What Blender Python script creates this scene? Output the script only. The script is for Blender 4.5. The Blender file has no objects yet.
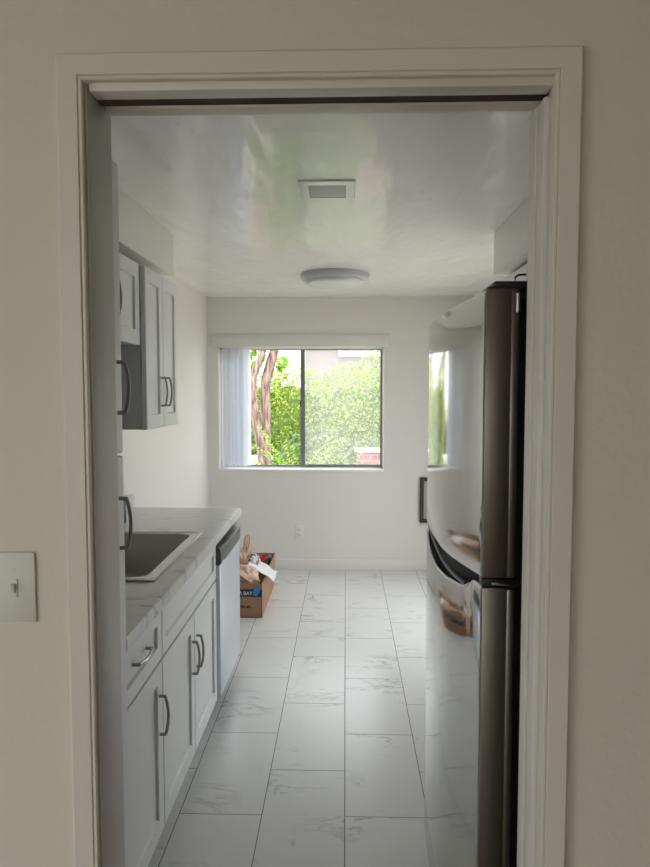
import bpy, bmesh, math, random
from mathutils import Vector, Matrix, noise

sc = bpy.context.scene
C = sc.collection
random.seed(7)

# ------------------------------------------------------------------ materials
def mat(name):
    m = bpy.data.materials.new(name); m.use_nodes = True
    nt = m.node_tree
    return m, nt, nt.nodes['Principled BSDF']

def link(nt, a, b): nt.links.new(a, b)

def simple(name, col, rough=.5, metal=0., bump=0., bscale=60., spec=None, var=0., vscale=3.0):
    m, nt, b = mat(name)
    b.inputs['Base Color'].default_value = (*col, 1)
    b.inputs['Roughness'].default_value = rough
    b.inputs['Metallic'].default_value = metal
    if spec is not None: b.inputs['Specular IOR Level'].default_value = spec
    tc = nt.nodes.new('ShaderNodeTexCoord')
    if bump:
        n = nt.nodes.new('ShaderNodeTexNoise'); n.inputs['Scale'].default_value = bscale
        n.inputs['Detail'].default_value = 4
        link(nt, tc.outputs['Object'], n.inputs['Vector'])
        bp = nt.nodes.new('ShaderNodeBump'); bp.inputs['Strength'].default_value = bump
        bp.inputs['Distance'].default_value = .01
        link(nt, n.outputs['Fac'], bp.inputs['Height']); link(nt, bp.outputs['Normal'], b.inputs['Normal'])
    if var:
        n = nt.nodes.new('ShaderNodeTexNoise'); n.inputs['Scale'].default_value = vscale
        n.inputs['Detail'].default_value = 5
        link(nt, tc.outputs['Object'], n.inputs['Vector'])
        mx = nt.nodes.new('ShaderNodeMixRGB')
        mx.inputs['Color1'].default_value = (*[c * (1 - var) for c in col], 1)
        mx.inputs['Color2'].default_value = (*[min(1, c * (1 + var)) for c in col], 1)
        link(nt, n.outputs['Fac'], mx.inputs['Fac']); link(nt, mx.outputs['Color'], b.inputs['Base Color'])
    return m

def ceiling_paint():
    m, nt, b = mat('gloss_ceiling_paint')
    b.inputs['Base Color'].default_value = (.87, .86, .83, 1)
    b.inputs['Roughness'].default_value = .16
    tc = nt.nodes.new('ShaderNodeTexCoord')
    mp = nt.nodes.new('ShaderNodeMapping'); mp.inputs['Scale'].default_value = (3.4, 1.1, 1)
    link(nt, tc.outputs['Object'], mp.inputs['Vector'])
    n = nt.nodes.new('ShaderNodeTexNoise'); n.inputs['Scale'].default_value = 2.0; n.inputs['Detail'].default_value = 2.5
    n.inputs['Roughness'].default_value = .5
    link(nt, mp.outputs['Vector'], n.inputs['Vector'])
    bp = nt.nodes.new('ShaderNodeBump'); bp.inputs['Strength'].default_value = .5; bp.inputs['Distance'].default_value = .02
    link(nt, n.outputs['Fac'], bp.inputs['Height']); link(nt, bp.outputs['Normal'], b.inputs['Normal'])
    return m

def marble_nodes(nt, vec, base, vein, scale=2.0, width=.03, seedvec=None):
    """soft veins: thin band around the 0.5 level of a distorted noise, broken up by a second noise"""
    if seedvec is not None:
        ad = nt.nodes.new('ShaderNodeVectorMath'); ad.operation = 'ADD'
        link(nt, vec, ad.inputs[0]); link(nt, seedvec, ad.inputs[1]); vec = ad.outputs[0]
    mp = nt.nodes.new('ShaderNodeMapping'); mp.inputs['Rotation'].default_value = (0, 0, .75)
    mp.inputs['Scale'].default_value = (1.0, 2.3, 1)
    link(nt, vec, mp.inputs['Vector'])
    n = nt.nodes.new('ShaderNodeTexNoise'); n.inputs['Scale'].default_value = scale; n.inputs['Detail'].default_value = 7
    n.inputs['Roughness'].default_value = .62; n.inputs['Distortion'].default_value = .5
    link(nt, mp.outputs['Vector'], n.inputs['Vector'])
    s = nt.nodes.new('ShaderNodeMath'); s.operation = 'SUBTRACT'; s.inputs[1].default_value = .5
    link(nt, n.outputs['Fac'], s.inputs[0])
    a = nt.nodes.new('ShaderNodeMath'); a.operation = 'ABSOLUTE'; link(nt, s.outputs[0], a.inputs[0])
    r = nt.nodes.new('ShaderNodeMapRange'); r.inputs['From Min'].default_value = 0; r.inputs['From Max'].default_value = width
    r.inputs['To Min'].default_value = 1; r.inputs['To Max'].default_value = 0
    link(nt, a.outputs[0], r.inputs['Value'])
    n2 = nt.nodes.new('ShaderNodeTexNoise'); n2.inputs['Scale'].default_value = scale * 1.4; n2.inputs['Detail'].default_value = 3
    link(nt, vec, n2.inputs['Vector'])
    r2 = nt.nodes.new('ShaderNodeMapRange'); r2.inputs['From Min'].default_value = .5; r2.inputs['From Max'].default_value = .7
    link(nt, n2.outputs['Fac'], r2.inputs['Value'])
    mu = nt.nodes.new('ShaderNodeMath'); mu.operation = 'MULTIPLY'
    link(nt, r.outputs[0], mu.inputs[0]); link(nt, r2.outputs[0], mu.inputs[1])
    n3 = nt.nodes.new('ShaderNodeTexNoise'); n3.inputs['Scale'].default_value = scale * .8; n3.inputs['Detail'].default_value = 4
    link(nt, vec, n3.inputs['Vector'])
    mb = nt.nodes.new('ShaderNodeMixRGB')
    mb.inputs['Color1'].default_value = (*[c * .93 for c in base], 1); mb.inputs['Color2'].default_value = (*base, 1)
    link(nt, n3.outputs['Fac'], mb.inputs['Fac'])
    mx = nt.nodes.new('ShaderNodeMixRGB'); mx.inputs['Color2'].default_value = (*vein, 1)
    link(nt, mu.outputs[0], mx.inputs['Fac']); link(nt, mb.outputs['Color'], mx.inputs['Color1'])
    return mx.outputs['Color']

def floor_tile():
    m, nt, b = mat('marble_floor_tile')
    tc = nt.nodes.new('ShaderNodeTexCoord')
    sp = nt.nodes.new('ShaderNodeSeparateXYZ'); link(nt, tc.outputs['Object'], sp.inputs[0])
    cb = nt.nodes.new('ShaderNodeCombineXYZ')
    # brick rows run along the corridor: u = Y, v = X
    ay = nt.nodes.new('ShaderNodeMath'); ay.operation = 'ADD'; ay.inputs[1].default_value = FLOOR_SHIFT
    link(nt, sp.outputs['Y'], ay.inputs[0])
    ax = nt.nodes.new('ShaderNodeMath'); ax.operation = 'ADD'; ax.inputs[1].default_value = .305 * 20
    link(nt, sp.outputs['X'], ax.inputs[0])
    link(nt, ay.outputs[0], cb.inputs['X']); link(nt, ax.outputs[0], cb.inputs['Y'])
    br = nt.nodes.new('ShaderNodeTexBrick')
    br.offset = .5; br.offset_frequency = 2; br.squash = 1
    for k, v in (('Scale', 1), ('Mortar Size', .0019), ('Mortar Smooth', .1), ('Bias', 0), ('Brick Width', .61), ('Row Height', .305)):
        br.inputs[k].default_value = v
    br.inputs['Color1'].default_value = (0, 0, 0, 1); br.inputs['Color2'].default_value = (1, 1, 1, 1)
    br.inputs['Mortar'].default_value = (0, 0, 0, 1)
    link(nt, cb.outputs[0], br.inputs['Vector'])
    sv = nt.nodes.new('ShaderNodeVectorMath'); sv.operation = 'SCALE'; sv.inputs['Scale'].default_value = 37
    link(nt, br.outputs['Color'], sv.inputs[0])
    col = marble_nodes(nt, tc.outputs['Object'], (.725, .73, .725), (.40, .40, .395), 2.2, .024, sv.outputs[0])
    mx = nt.nodes.new('ShaderNodeMixRGB'); mx.inputs['Color2'].default_value = (.15, .145, .14, 1)
    link(nt, br.outputs['Fac'], mx.inputs['Fac']); link(nt, col, mx.inputs['Color1'])
    link(nt, mx.outputs['Color'], b.inputs['Base Color'])
    r = nt.nodes.new('ShaderNodeMapRange'); r.inputs['To Min'].default_value = .23; r.inputs['To Max'].default_value = .8
    link(nt, br.outputs['Fac'], r.inputs['Value']); link(nt, r.outputs[0], b.inputs['Roughness'])
    bp = nt.nodes.new('ShaderNodeBump'); bp.inputs['Strength'].default_value = .3; bp.inputs['Distance'].default_value = .002; bp.invert = True
    link(nt, br.outputs['Fac'], bp.inputs['Height']); link(nt, bp.outputs['Normal'], b.inputs['Normal'])
    return m

def marble_counter():
    m, nt, b = mat('marble_laminate')
    tc = nt.nodes.new('ShaderNodeTexCoord')
    col = marble_nodes(nt, tc.outputs['Object'], (.64, .635, .615), (.22, .215, .21), 2.6, .036)
    link(nt, col, b.inputs['Base Color'])
    b.inputs['Roughness'].default_value = .3
    return m

def brushed(name, col, rough, bump=.05, sx=(4, 4, 300)):
    m, nt, b = mat(name)
    b.inputs['Base Color'].default_value = (*col, 1); b.inputs['Metallic'].default_value = 1
    b.inputs['Roughness'].default_value = rough
    tc = nt.nodes.new('ShaderNodeTexCoord')
    mp = nt.nodes.new('ShaderNodeMapping'); mp.inputs['Scale'].default_value = sx
    link(nt, tc.outputs['Object'], mp.inputs['Vector'])
    n = nt.nodes.new('ShaderNodeTexNoise'); n.inputs['Scale'].default_value = 1; n.inputs['Detail'].default_value = 3
    link(nt, mp.outputs['Vector'], n.inputs['Vector'])
    bp = nt.nodes.new('ShaderNodeBump'); bp.inputs['Strength'].default_value = bump; bp.inputs['Distance'].default_value = .002
    link(nt, n.outputs['Fac'], bp.inputs['Height']); link(nt, bp.outputs['Normal'], b.inputs['Normal'])
    return m

def leaf(name, c1, c2, c3):
    m, nt, b = mat(name)
    g = nt.nodes.new('ShaderNodeNewGeometry')
    cr = nt.nodes.new('ShaderNodeValToRGB')
    e = cr.color_ramp.elements
    e[0].color = (*c1, 1); e[1].color = (*c3, 1)
    k = cr.color_ramp.elements.new(.5); k.color = (*c2, 1)
    link(nt, g.outputs['Random Per Island'], cr.inputs['Fac'])
    link(nt, cr.outputs['Color'], b.inputs['Base Color'])
    b.inputs['Roughness'].default_value = .5
    tr = nt.nodes.new('ShaderNodeBsdfTranslucent'); link(nt, cr.outputs['Color'], tr.inputs['Color'])
    mx = nt.nodes.new('ShaderNodeMixShader'); mx.inputs[0].default_value = .4
    out = nt.nodes['Material Output']
    link(nt, b.outputs[0], mx.inputs[1]); link(nt, tr.outputs[0], mx.inputs[2]); link(nt, mx.outputs[0], out.inputs['Surface'])
    return m

def bark():
    m, nt, b = mat('bark')
    tc = nt.nodes.new('ShaderNodeTexCoord')
    mp = nt.nodes.new('ShaderNodeMapping'); mp.inputs['Scale'].default_value = (26, 26, 5)
    link(nt, tc.outputs['Object'], mp.inputs['Vector'])
    n = nt.nodes.new('ShaderNodeTexNoise'); n.inputs['Scale'].default_value = 1.3; n.inputs['Detail'].default_value = 6
    link(nt, mp.outputs['Vector'], n.inputs['Vector'])
    cr = nt.nodes.new('ShaderNodeValToRGB'); e = cr.color_ramp.elements
    e[0].position = .35; e[0].color = (.10, .06, .05, 1); e[1].position = .65; e[1].color = (.42, .30, .26, 1)
    link(nt, n.outputs['Fac'], cr.inputs['Fac']); link(nt, cr.outputs['Color'], b.inputs['Base Color'])
    bp = nt.nodes.new('ShaderNodeBump'); bp.inputs['Strength'].default_value = .8; bp.inputs['Distance'].default_value = .02
    link(nt, n.outputs['Fac'], bp.inputs['Height']); link(nt, bp.outputs['Normal'], b.inputs['Normal'])
    b.inputs['Roughness'].default_value = .9
    return m

def glass(name, veil, gloss=.02):
    """thin pane: see-through, a little mirror, plus a milky film (veil) that scatters the daylight"""
    m = bpy.data.materials.new(name); m.use_nodes = True
    nt = m.node_tree; nt.nodes.remove(nt.nodes['Principled BSDF'])
    out = nt.nodes['Material Output']
    t = nt.nodes.new('ShaderNodeBsdfTransparent'); g = nt.nodes.new('ShaderNodeBsdfGlossy'); g.inputs['Roughness'].default_value = .01
    a = nt.nodes.new('ShaderNodeMixShader'); a.inputs[0].default_value = gloss
    link(nt, t.outputs[0], a.inputs[1]); link(nt, g.outputs[0], a.inputs[2])
    if veil:
        s = nt.nodes.new('ShaderNodeBsdfTranslucent'); s.inputs['Color'].default_value = (.95, .93, .95, 1)
        c = nt.nodes.new('ShaderNodeMixShader')
        tc = nt.nodes.new('ShaderNodeTexCoord')
        n = nt.nodes.new('ShaderNodeTexNoise'); n.inputs['Scale'].default_value = 2.5; n.inputs['Detail'].default_value = 3
        link(nt, tc.outputs['Object'], n.inputs['Vector'])
        r = nt.nodes.new('ShaderNodeMapRange'); r.inputs['To Min'].default_value = veil * .85; r.inputs['To Max'].default_value = veil * 1.15
        link(nt, n.outputs['Fac'], r.inputs['Value']); link(nt, r.outputs[0], c.inputs[0])
        link(nt, a.outputs[0], c.inputs[1]); link(nt, s.outputs[0], c.inputs[2]); link(nt, c.outputs[0], out.inputs['Surface'])
    else:
        link(nt, a.outputs[0], out.inputs['Surface'])
    return m

def slat_mat():
    m, nt, b = mat('blind_vinyl')
    b.inputs['Base Color'].default_value = (.84, .86, .89, 1); b.inputs['Roughness'].default_value = .45
    tr = nt.nodes.new('ShaderNodeBsdfTranslucent'); tr.inputs['Color'].default_value = (.86, .88, .93, 1)
    mx = nt.nodes.new('ShaderNodeMixShader'); mx.inputs[0].default_value = .5
    link(nt, b.outputs[0], mx.inputs[1]); link(nt, tr.outputs[0], mx.inputs[2])
    link(nt, mx.outputs[0], nt.nodes['Material Output'].inputs['Surface'])
    return m

def brick_mat():
    m, nt, b = mat('red_brick')
    tc = nt.nodes.new('ShaderNodeTexCoord')
    sp = nt.nodes.new('ShaderNodeSeparateXYZ'); link(nt, tc.outputs['Object'], sp.inputs[0])
    cb = nt.nodes.new('ShaderNodeCombineXYZ'); link(nt, sp.outputs['X'], cb.inputs['X']); link(nt, sp.outputs['Z'], cb.inputs['Y'])
    br = nt.nodes.new('ShaderNodeTexBrick')
    for k, v in (('Scale', 1), ('Mortar Size', .006), ('Brick Width', .2), ('Row Height', .07)): br.inputs[k].default_value = v
    br.inputs['Color1'].default_value = (.26, .08, .08, 1); br.inputs['Color2'].default_value = (.34, .12, .11, 1)
    br.inputs['Mortar'].default_value = (.4, .3, .28, 1)
    link(nt, cb.outputs[0], br.inputs['Vector']); link(nt, br.outputs['Color'], b.inputs['Base Color'])
    b.inputs['Roughness'].default_value = .9
    return m

FLOOR_SHIFT = .61 * 20 - 2.452 + .305     # a joint of the column right of the centre seam falls at Y = 2.452

M = dict(
    valance=simple('valance_paint', (.70, .69, .655), .5), wall=simple('kitchen_wall_paint', (.735, .72, .68), .42, bump=.12, bscale=45),
    lobby=simple('front_room_paint', (.66, .64, .545), .6, bump=.12, bscale=60),
    trim=simple('trim_paint', (.675, .655, .585), .38, bump=.06, bscale=25),
    jamb=simple('jamb_paint', (.68, .665, .63), .42, bump=.06, bscale=25),
    ceil=ceiling_paint(),
    lobby_ceil=simple('front_room_ceiling_paint', (.75, .72, .65), .7),
    floor=floor_tile(), wood=simple('front_room_floor', (.33, .24, .16), .4, var=.15),
    cab=simple('cabinet_paint', (.73, .745, .745), .38, bump=.03, bscale=30),
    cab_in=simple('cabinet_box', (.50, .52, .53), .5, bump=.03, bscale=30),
    counter=marble_counter(),
    nickel=brushed('dark_nickel', (.34, .33, .31), .3, .02),
    steel=brushed('fridge_steel', (.43, .425, .405), .08, .02, (3, 3, 60)),
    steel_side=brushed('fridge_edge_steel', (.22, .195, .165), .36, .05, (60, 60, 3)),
    sink=brushed('sink_steel', (.36, .335, .30), .24, .03, (60, 6, 60)),
    dw=simple('dishwasher_steel', (.66, .70, .76), .30, metal=.75),
    black=simple('black_plastic', (.009, .009, .010), .3, spec=.35),
    blackbox=simple('black_case', (.006, .006, .007), .5, spec=.2),
    dwpanel=simple('dishwasher_console', (.10, .10, .10), .35, metal=.4),
    dark=simple('shadow_gap', (.05, .045, .04), .8),
    track=simple('dark_wood_track', (.045, .022, .014), .7, var=.5, vscale=20),
    plastic=simple('white_plastic', (.63, .65, .58), .35),
    lightring=simple('fixture_ring', (.46, .47, .48), .35),
    diffuser=simple('fixture_diffuser', (.66, .68, .70), .3),
    vent=simple('gloss_vent_frame', (.92, .91, .88), .08),
    ventpanel=simple('vent_panel', (.50, .50, .48), .45),
    card=simple('cardboard', (.33, .20, .115), .85, var=.08, vscale=6),
    cardin=simple('cardboard_inside', (.40, .26, .16), .85, var=.08, vscale=6),
    navy=simple('navy_print', (.018, .026, .05), .6), white=simple('white_print', (.62, .62, .6), .7),
    blue=simple('blue_print', (.04, .22, .62), .6), ink=simple('dark_ink', (.05, .03, .02), .8),
    bag=simple('peach_bag', (.62, .43, .32), .42, var=.12, vscale=14, bump=.15, bscale=14),
    sheet=simple('white_sheet', (.80, .80, .82), .4), red=simple('red_plastic', (.50, .03, .045), .35),
    frame=simple('dark_brown_wood', (.045, .028, .022), .5, var=.3, vscale=30),
    mat_board=simple('pale_insert', (.46, .42, .39), .5),
    alu=simple('grey_aluminium', (.22, .225, .225), .45, metal=.3),
    alulight=simple('white_window_frame', (.80, .80, .80), .4),
    clear=glass('clear_pane', 0), hazy=glass('hazy_pane', .11),
    slat=slat_mat(), brick=brick_mat(), cap=simple('white_masonry', (.80, .77, .75), .8),
    stucco=simple('pinkish_stucco', (.20, .175, .175), .9, var=.04, bump=.3, bscale=40),
    bounce_ground=simple('pale_bounce_ground', (.46, .43, .38), .95, var=.3, vscale=2), bark=bark(),  # unseen ground made pale to bounce daylight up to the ceiling
    hedge=leaf('hedge_leaf', (.09, .20, .02), (.32, .47, .035), (.50, .53, .08)),
    hedgecore=simple('hedge_gap_shade', (.10, .15, .035), .9, var=.4, vscale=8),  # inner green darkened to stand for leaf shade in the gaps
    fern=leaf('frond_leaf', (.12, .36, .03), (.30, .56, .05), (.52, .70, .10)),
    dull=leaf('dull_leaf', (.09, .16, .06), (.20, .29, .12), (.34, .42, .20)),
    dots=None, dark_wall=simple('front_room_dark_wall', (.16, .12, .085), .5), outletplate=simple('outlet_plate', (.76, .76, .74), .4), outletface=simple('outlet_face', (.66, .66, .64), .4),  # dark wall colour added to weaken the front-room bounce
)
def dots():
    m, nt, b = mat('dotted_bag')
    tc = nt.nodes.new('ShaderNodeTexCoord')
    v = nt.nodes.new('ShaderNodeTexVoronoi'); v.inputs['Scale'].default_value = 42
    link(nt, tc.outputs['Object'], v.inputs['Vector'])
    cr = nt.nodes.new('ShaderNodeValToRGB'); e = cr.color_ramp.elements
    e[0].position = .38; e[0].color = (.12, .08, .09, 1); e[1].position = .5; e[1].color = (.66, .62, .62, 1)
    link(nt, v.outputs['Distance'], cr.inputs['Fac']); link(nt, cr.outputs['Color'], b.inputs['Base Color'])
    b.inputs['Roughness'].default_value = .4
    return m
M['dots'] = dots()

# ------------------------------------------------------------------ mesh helper
class MB:
    """collects shapes given in world coordinates; build() links them as ONE mesh object"""
    def __init__(s): s.bm = bmesh.new()
    def box(s, x0, x1, y0, y1, z0, z1, bev=0., rot=None, seg=2):
        t = bmesh.new(); bmesh.ops.create_cube(t, size=1)
        for v in t.verts:
            v.co = Vector((x0 + (v.co.x + .5) * (x1 - x0), y0 + (v.co.y + .5) * (y1 - y0), z0 + (v.co.z + .5) * (z1 - z0)))
        if bev: bmesh.ops.bevel(t, geom=list(t.edges), offset=bev, segments=seg, affect='EDGES', profile=.5)
        if rot:
            pivot, axis, ang = rot
            bmesh.ops.rotate(t, verts=t.verts, cent=pivot, matrix=Matrix.Rotation(ang, 3, axis))
        s.merge(t); return s
    def merge(s, t):
        me = bpy.data.meshes.new('tmp'); t.to_mesh(me); t.free(); s.bm.from_mesh(me); bpy.data.meshes.remove(me)
    def poly(s, pts): return s.bm.faces.new([s.bm.verts.new(p) for p in pts])
    def tube(s, pts, r, n=10, flat=1., up=Vector((0, 0, 1)), wob=0.):
        """round (or flattened) bar along pts, r a number or one radius per point"""
        pts = [Vector(p) for p in pts]; rings = []
        for i, p in enumerate(pts):
            d = (pts[min(i + 1, len(pts) - 1)] - pts[max(i - 1, 0)]).normalized()
            a = up.cross(d)
            if a.length < 1e-4: a = Vector((1, 0, 0)).cross(d)
            a.normalize(); b = d.cross(a)
            rr = r[i] if isinstance(r, (list, tuple)) else r
            ring = []
            for k in range(n):
                t = 2 * math.pi * k / n
                w = 1 + wob * noise.noise(Vector((p.x * 3 + 3 * math.cos(t), p.z * 4, 3 * math.sin(t))))
                ring.append(s.bm.verts.new(p + (a * math.cos(t) * flat + b * math.sin(t)) * rr * w))
            rings.append(ring)
        for i in range(len(rings) - 1):
            for k in range(n):
                s.bm.faces.new((rings[i][k], rings[i][(k + 1) % n], rings[i + 1][(k + 1) % n], rings[i + 1][k]))
        s.bm.faces.new(rings[0][::-1]); s.bm.faces.new(rings[-1]); return s
    def lathe(s, prof, cx, cy, n=64):
        rings = [[s.bm.verts.new((cx + r * math.cos(2 * math.pi * k / n), cy + r * math.sin(2 * math.pi * k / n), z)) for k in range(n)] for r, z in prof]
        for i in range(len(rings) - 1):
            for k in range(n):
                s.bm.faces.new((rings[i][k], rings[i][(k + 1) % n], rings[i + 1][(k + 1) % n], rings[i + 1][k]))
        s.bm.faces.new(rings[0][::-1]); s.bm.faces.new(rings[-1]); return s
    def shaker(s, xf, sgn, y0, y1, z0, z1, t=.02, rail=.06, rec=.009):
        """framed door whose face looks along sgn*X; xf is the face plane"""
        bev = .003; d = xf - sgn * t
        def ring(x, i): return [s.bm.verts.new((x, a, b)) for a, b in ((y0 + i, z0 + i), (y1 - i, z0 + i), (y1 - i, z1 - i), (y0 + i, z1 - i))]
        rs = [ring(d, 0), ring(xf - sgn * bev, 0), ring(xf, bev), ring(xf, rail), ring(xf - sgn * rec, rail + .004)]
        for A, B in zip(rs, rs[1:]):
            for k in range(4): s.bm.faces.new((A[k], A[(k + 1) % 4], B[(k + 1) % 4], B[k]))
        s.bm.faces.new(rs[-1]); s.bm.faces.new(rs[0][::-1]); return s
    def build(s, name, material, parent=None, smooth=35):
        bmesh.ops.recalc_face_normals(s.bm, faces=s.bm.faces)
        off = Vector((0, 0, 0)); p = parent
        while p is not None: off += p.location; p = p.parent
        if off.length: bmesh.ops.translate(s.bm, verts=s.bm.verts, vec=-off)
        me = bpy.data.meshes.new(name); s.bm.to_mesh(me); s.bm.free()
        if smooth:
            me.polygons.foreach_set('use_smooth', [True] * len(me.polygons)); me.set_sharp_from_angle(angle=math.radians(smooth))
        me.materials.append(material)
        o = bpy.data.objects.new(name, me); C.objects.link(o)
        if parent: o.parent = parent
        return o

def tag(o, label, cat, group=None):
    o['label'] = label; o['category'] = cat
    if group: o['group'] = group
    return o
def thing(name, label, cat, loc, group=None):
    o = bpy.data.objects.new(name, None); C.objects.link(o); o.location = loc; o.empty_display_size = .1
    return tag(o, label, cat, group)
def struct(name, mb, material, parent=None, smooth=35):
    o = mb.build(name, material, parent, smooth)
    if parent is None: o['kind'] = 'structure'
    return o

# ------------------------------------------------------------------ the setting
XL, XR, YD, H = -1.19, 1.10, 5.955, 2.35          # kitchen walls, far wall, ceiling
Y0, Y1 = 1.14, 1.255                              # the doorway wall
OL, OR, OT = -.425, .332, 2.053                   # doorway opening

struct('floor', MB().box(-1.35, 1.25, Y0, YD + .05, -.08, 0), M['floor'], smooth=0)
struct('floor_front', MB().box(-2.3, 2.3, -3.3, Y0, -.08, -.002), M['wood'], smooth=0)
struct('ceiling', MB().box(-1.35, 1.25, 1.20, YD + .05, H, H + .12), M['ceil'], smooth=0)
struct('ceiling_front', MB().box(-2.4, 2.4, -3.4, 1.20, 2.46, 2.58), M['lobby_ceil'], smooth=0)
struct('wall_left', MB().box(XL - .12, XL, Y1, YD + .16, -.06, H + .05), M['wall'], smooth=0)
# right wall; the unseen garden door opening is added to brighten the kitchen
GY0, GY1, GZ1 = 3.63, 5.25, 2.06
w = MB()
w.box(XR, XR + .12, Y1, GY0, -.06, H + .05); w.box(XR, XR + .12, GY1, YD + .16, -.06, H + .05); w.box(XR, XR + .12, GY0, GY1, GZ1, H + .05)
w.box(XR, XR + .12, GY0, GY1, -.06, .0)
struct('wall_right', w, M['wall'], smooth=0)
# far wall with the window opening
WX0, WX1, WZ0, WZ1 = -1.094, .328, .870, 1.927
w = MB()
w.box(XL - .01, WX0, YD, YD + .16, -.06, H + .05); w.box(WX1, XR + .01, YD, YD + .16, -.06, H + .05)
w.box(WX0, WX1, YD, YD + .16, -.06, WZ0); w.box(WX0, WX1, YD, YD + .16, WZ1, H + .05)
struct('wall_far', w, M['wall'], smooth=0)
# doorway wall: solid on the left, two skins round the pocket on the right and over the head
w = MB()
w.box(-2.4, OL, Y0, Y1, -.06, 2.5)
w.box(OR, 2.4, Y0, Y0 + .022, -.06, 2.5); w.box(OR, 2.4, Y1 - .03, Y1, -.06, 2.5)
w.box(OL, OR, Y0, Y0 + .022, OT, 2.5); w.box(OL, OR, Y1 - .03, Y1, OT, 2.5)
struct('wall_near', w, M['lobby'], smooth=0)
# front room: side and back walls, with a tall window on the left
FZ0, FZ1, FY0, FY1 = .15, 2.25, -1.6, -.1
w = MB()
w.box(-2.4, -2.28, -3.4, FY0, -.06, 2.5); w.box(-2.4, -2.28, FY1, Y0 + .02, -.06, 2.5)
w.box(-2.4, -2.28, FY0, FY1, -.06, FZ0); w.box(-2.4, -2.28, FY0, FY1, FZ1, 2.5)
struct('wall_front_left', w, M['lobby'], smooth=0)
struct('wall_front_right', MB().box(2.28, 2.4, -3.4, Y0 + .02, -.06, 2.5), M['dark_wall'], smooth=0)  # unseen wall, darkened so less light bounces onto the doorway wall
BX_0, BX_1, BZ_0, BZ_1 = -2.15, -.45, .30, 2.25
w = MB()
w.box(-2.4, BX_0, -3.4, -3.28, -.06, 2.5); w.box(BX_1, 2.4, -3.4, -3.28, -.06, 2.5)
w.box(BX_0, BX_1, -3.4, -3.28, -.06, BZ_0); w.box(BX_0, BX_1, -3.4, -3.28, BZ_1, 2.5)
struct('wall_front_back', w, M['lobby'], smooth=0)

struct('baseboard_far', MB().box(XL, XR, YD - .014, YD, 0, .092, .004), M['wall'])
struct('baseboard_left', MB().box(XL, XL + .014, 3.80, YD - .014, 0, .092, .004), M['wall'])
struct('baseboard_right', MB().box(XR - .014, XR, 2.4, GY0 - .002, 0, .092, .004), M['wall'])
# soffits over both cabinet runs
struct('trim_1', MB().box(XL, -.88, Y1, 3.57, 2.137, H, .004), M['wall'])
struct('trim_2', MB().box(.745, XR, Y1, 3.57, 2.134, H, .004), M['wall'])

# door casing swept round the opening
def casing(prof, xl, xr, zt):
    mb = MB(); rows = []
    for u, v in prof:
        rows.append([mb.bm.verts.new(p) for p in ((xl - u, Y0 - v, 0), (xl - u, Y0 - v, zt + u), (xr + u, Y0 - v, zt + u), (xr + u, Y0 - v, 0))])
    for A, B in zip(rows, rows[1:]):
        for k in range(3): mb.bm.faces.new((A[k], A[k + 1], B[k + 1], B[k]))
    return mb
struct('trim_3', casing([(0, 0), (0, .010), (.0015, .0115), (.005, .0115), (.0065, .0095), (.008, .013), (.038, .0145), (.0415, .012), (.043, 0)], OL + .003, OR - .003, OT - .003 + .004), M['trim'], smooth=25)
# left jamb board
struct('trim_4', MB().box(OL - .0, OL + .006, Y0 + .002, Y1 + .004, 0, OT + .03, .001), M['jamb'])
# head: two strips with the dark pocket-door track between them
struct('trim_5', MB().box(OL + .010, OR - .004, Y0 + .0005, Y0 + .036, OT - .012, OT + .012, .002), M['trim'])
struct('trim_6', MB().box(OL + .012, OR - .004, Y0 + .070, Y0 + .105, OT - .012, OT + .012, .002), M['trim'])
struct('trim_7', MB().box(OL + .006, OR - .001, Y0 + .036, Y0 + .070, OT - .008, OT + .030), M['track'])
# right: split jamb strips and the edge of the door resting in its pocket
struct('trim_8', MB().box(OR - .004, OR + .012, Y0 + .001, Y0 + .024, 0, OT + .0, .0015), M['trim'])
struct('trim_9', MB().box(OR - .010, OR + .012, Y1 - .034, Y1 + .003, 0, OT - .013, .002), M['trim'])
struct('door_1', MB().box(OR - .010, OR + .74, Y0 + .031, Y0 + .072, .012, OT - .016, .003), M['jamb'])

# window: white liner, aluminium frame, two sashes
WY = YD + .105
root = bpy.data.objects.new('window_1', None); C.objects.link(root); root.location = (-.38, WY, WZ0); root['kind'] = 'structure'
m = MB()
m.box(WX0, WX1, WY - .005, WY + .05, WZ0, WZ0 + .014); m.box(WX0, WX1, WY - .005, WY + .05, WZ1 - .014, WZ1)
m.box(WX0, WX0 + .016, WY - .005, WY + .05, WZ0, WZ1); m.box(WX1 - .010, WX1, WY - .005, WY + .05, WZ0, WZ1)
m.build('window_frame', M['alulight'], root)
MB().box(WX0, WX1, YD - .012, WY - .005, WZ0 - .012, WZ0 + .006, .003).build('window_sill', M['alulight'], root)
XM = -.365
def sash(x0, x1, y, pane, name, zb, wl, wr):
    m = MB()
    m.box(x0, x0 + wl, y, y + .022, WZ0 + .014, WZ1 - .014, .002); m.box(x1 - wr, x1, y, y + .022, WZ0 + .014, WZ1 - .014, .002)
    m.box(x0, x1, y + .001, y + .021, WZ0 + .014, WZ0 + .014 + zb, .002); m.box(x0, x1, y + .001, y + .021, WZ1 - .022, WZ1 - .014, .002)
    s = m.build(name, M['alu'], root)
    MB().box(x0 + wl * .6, x1 - wr * .6, y + .009, y + .013, WZ0 + .02, WZ1 - .018).build('pane', pane, s, smooth=0)
    return s
s = sash(WX0 + .016, XM, WY + .024, M['clear'], 'sliding_sash', .016, .02, .030)
MB().box(XM - .034, XM - .018, WY + .006, WY + .026, 1.41, 1.47, .004).build('latch', M['black'], s)
sash(XM - .022, WX1 - .010, WY, M['hazy'], 'fixed_sash', .024, .034, .016)

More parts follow.
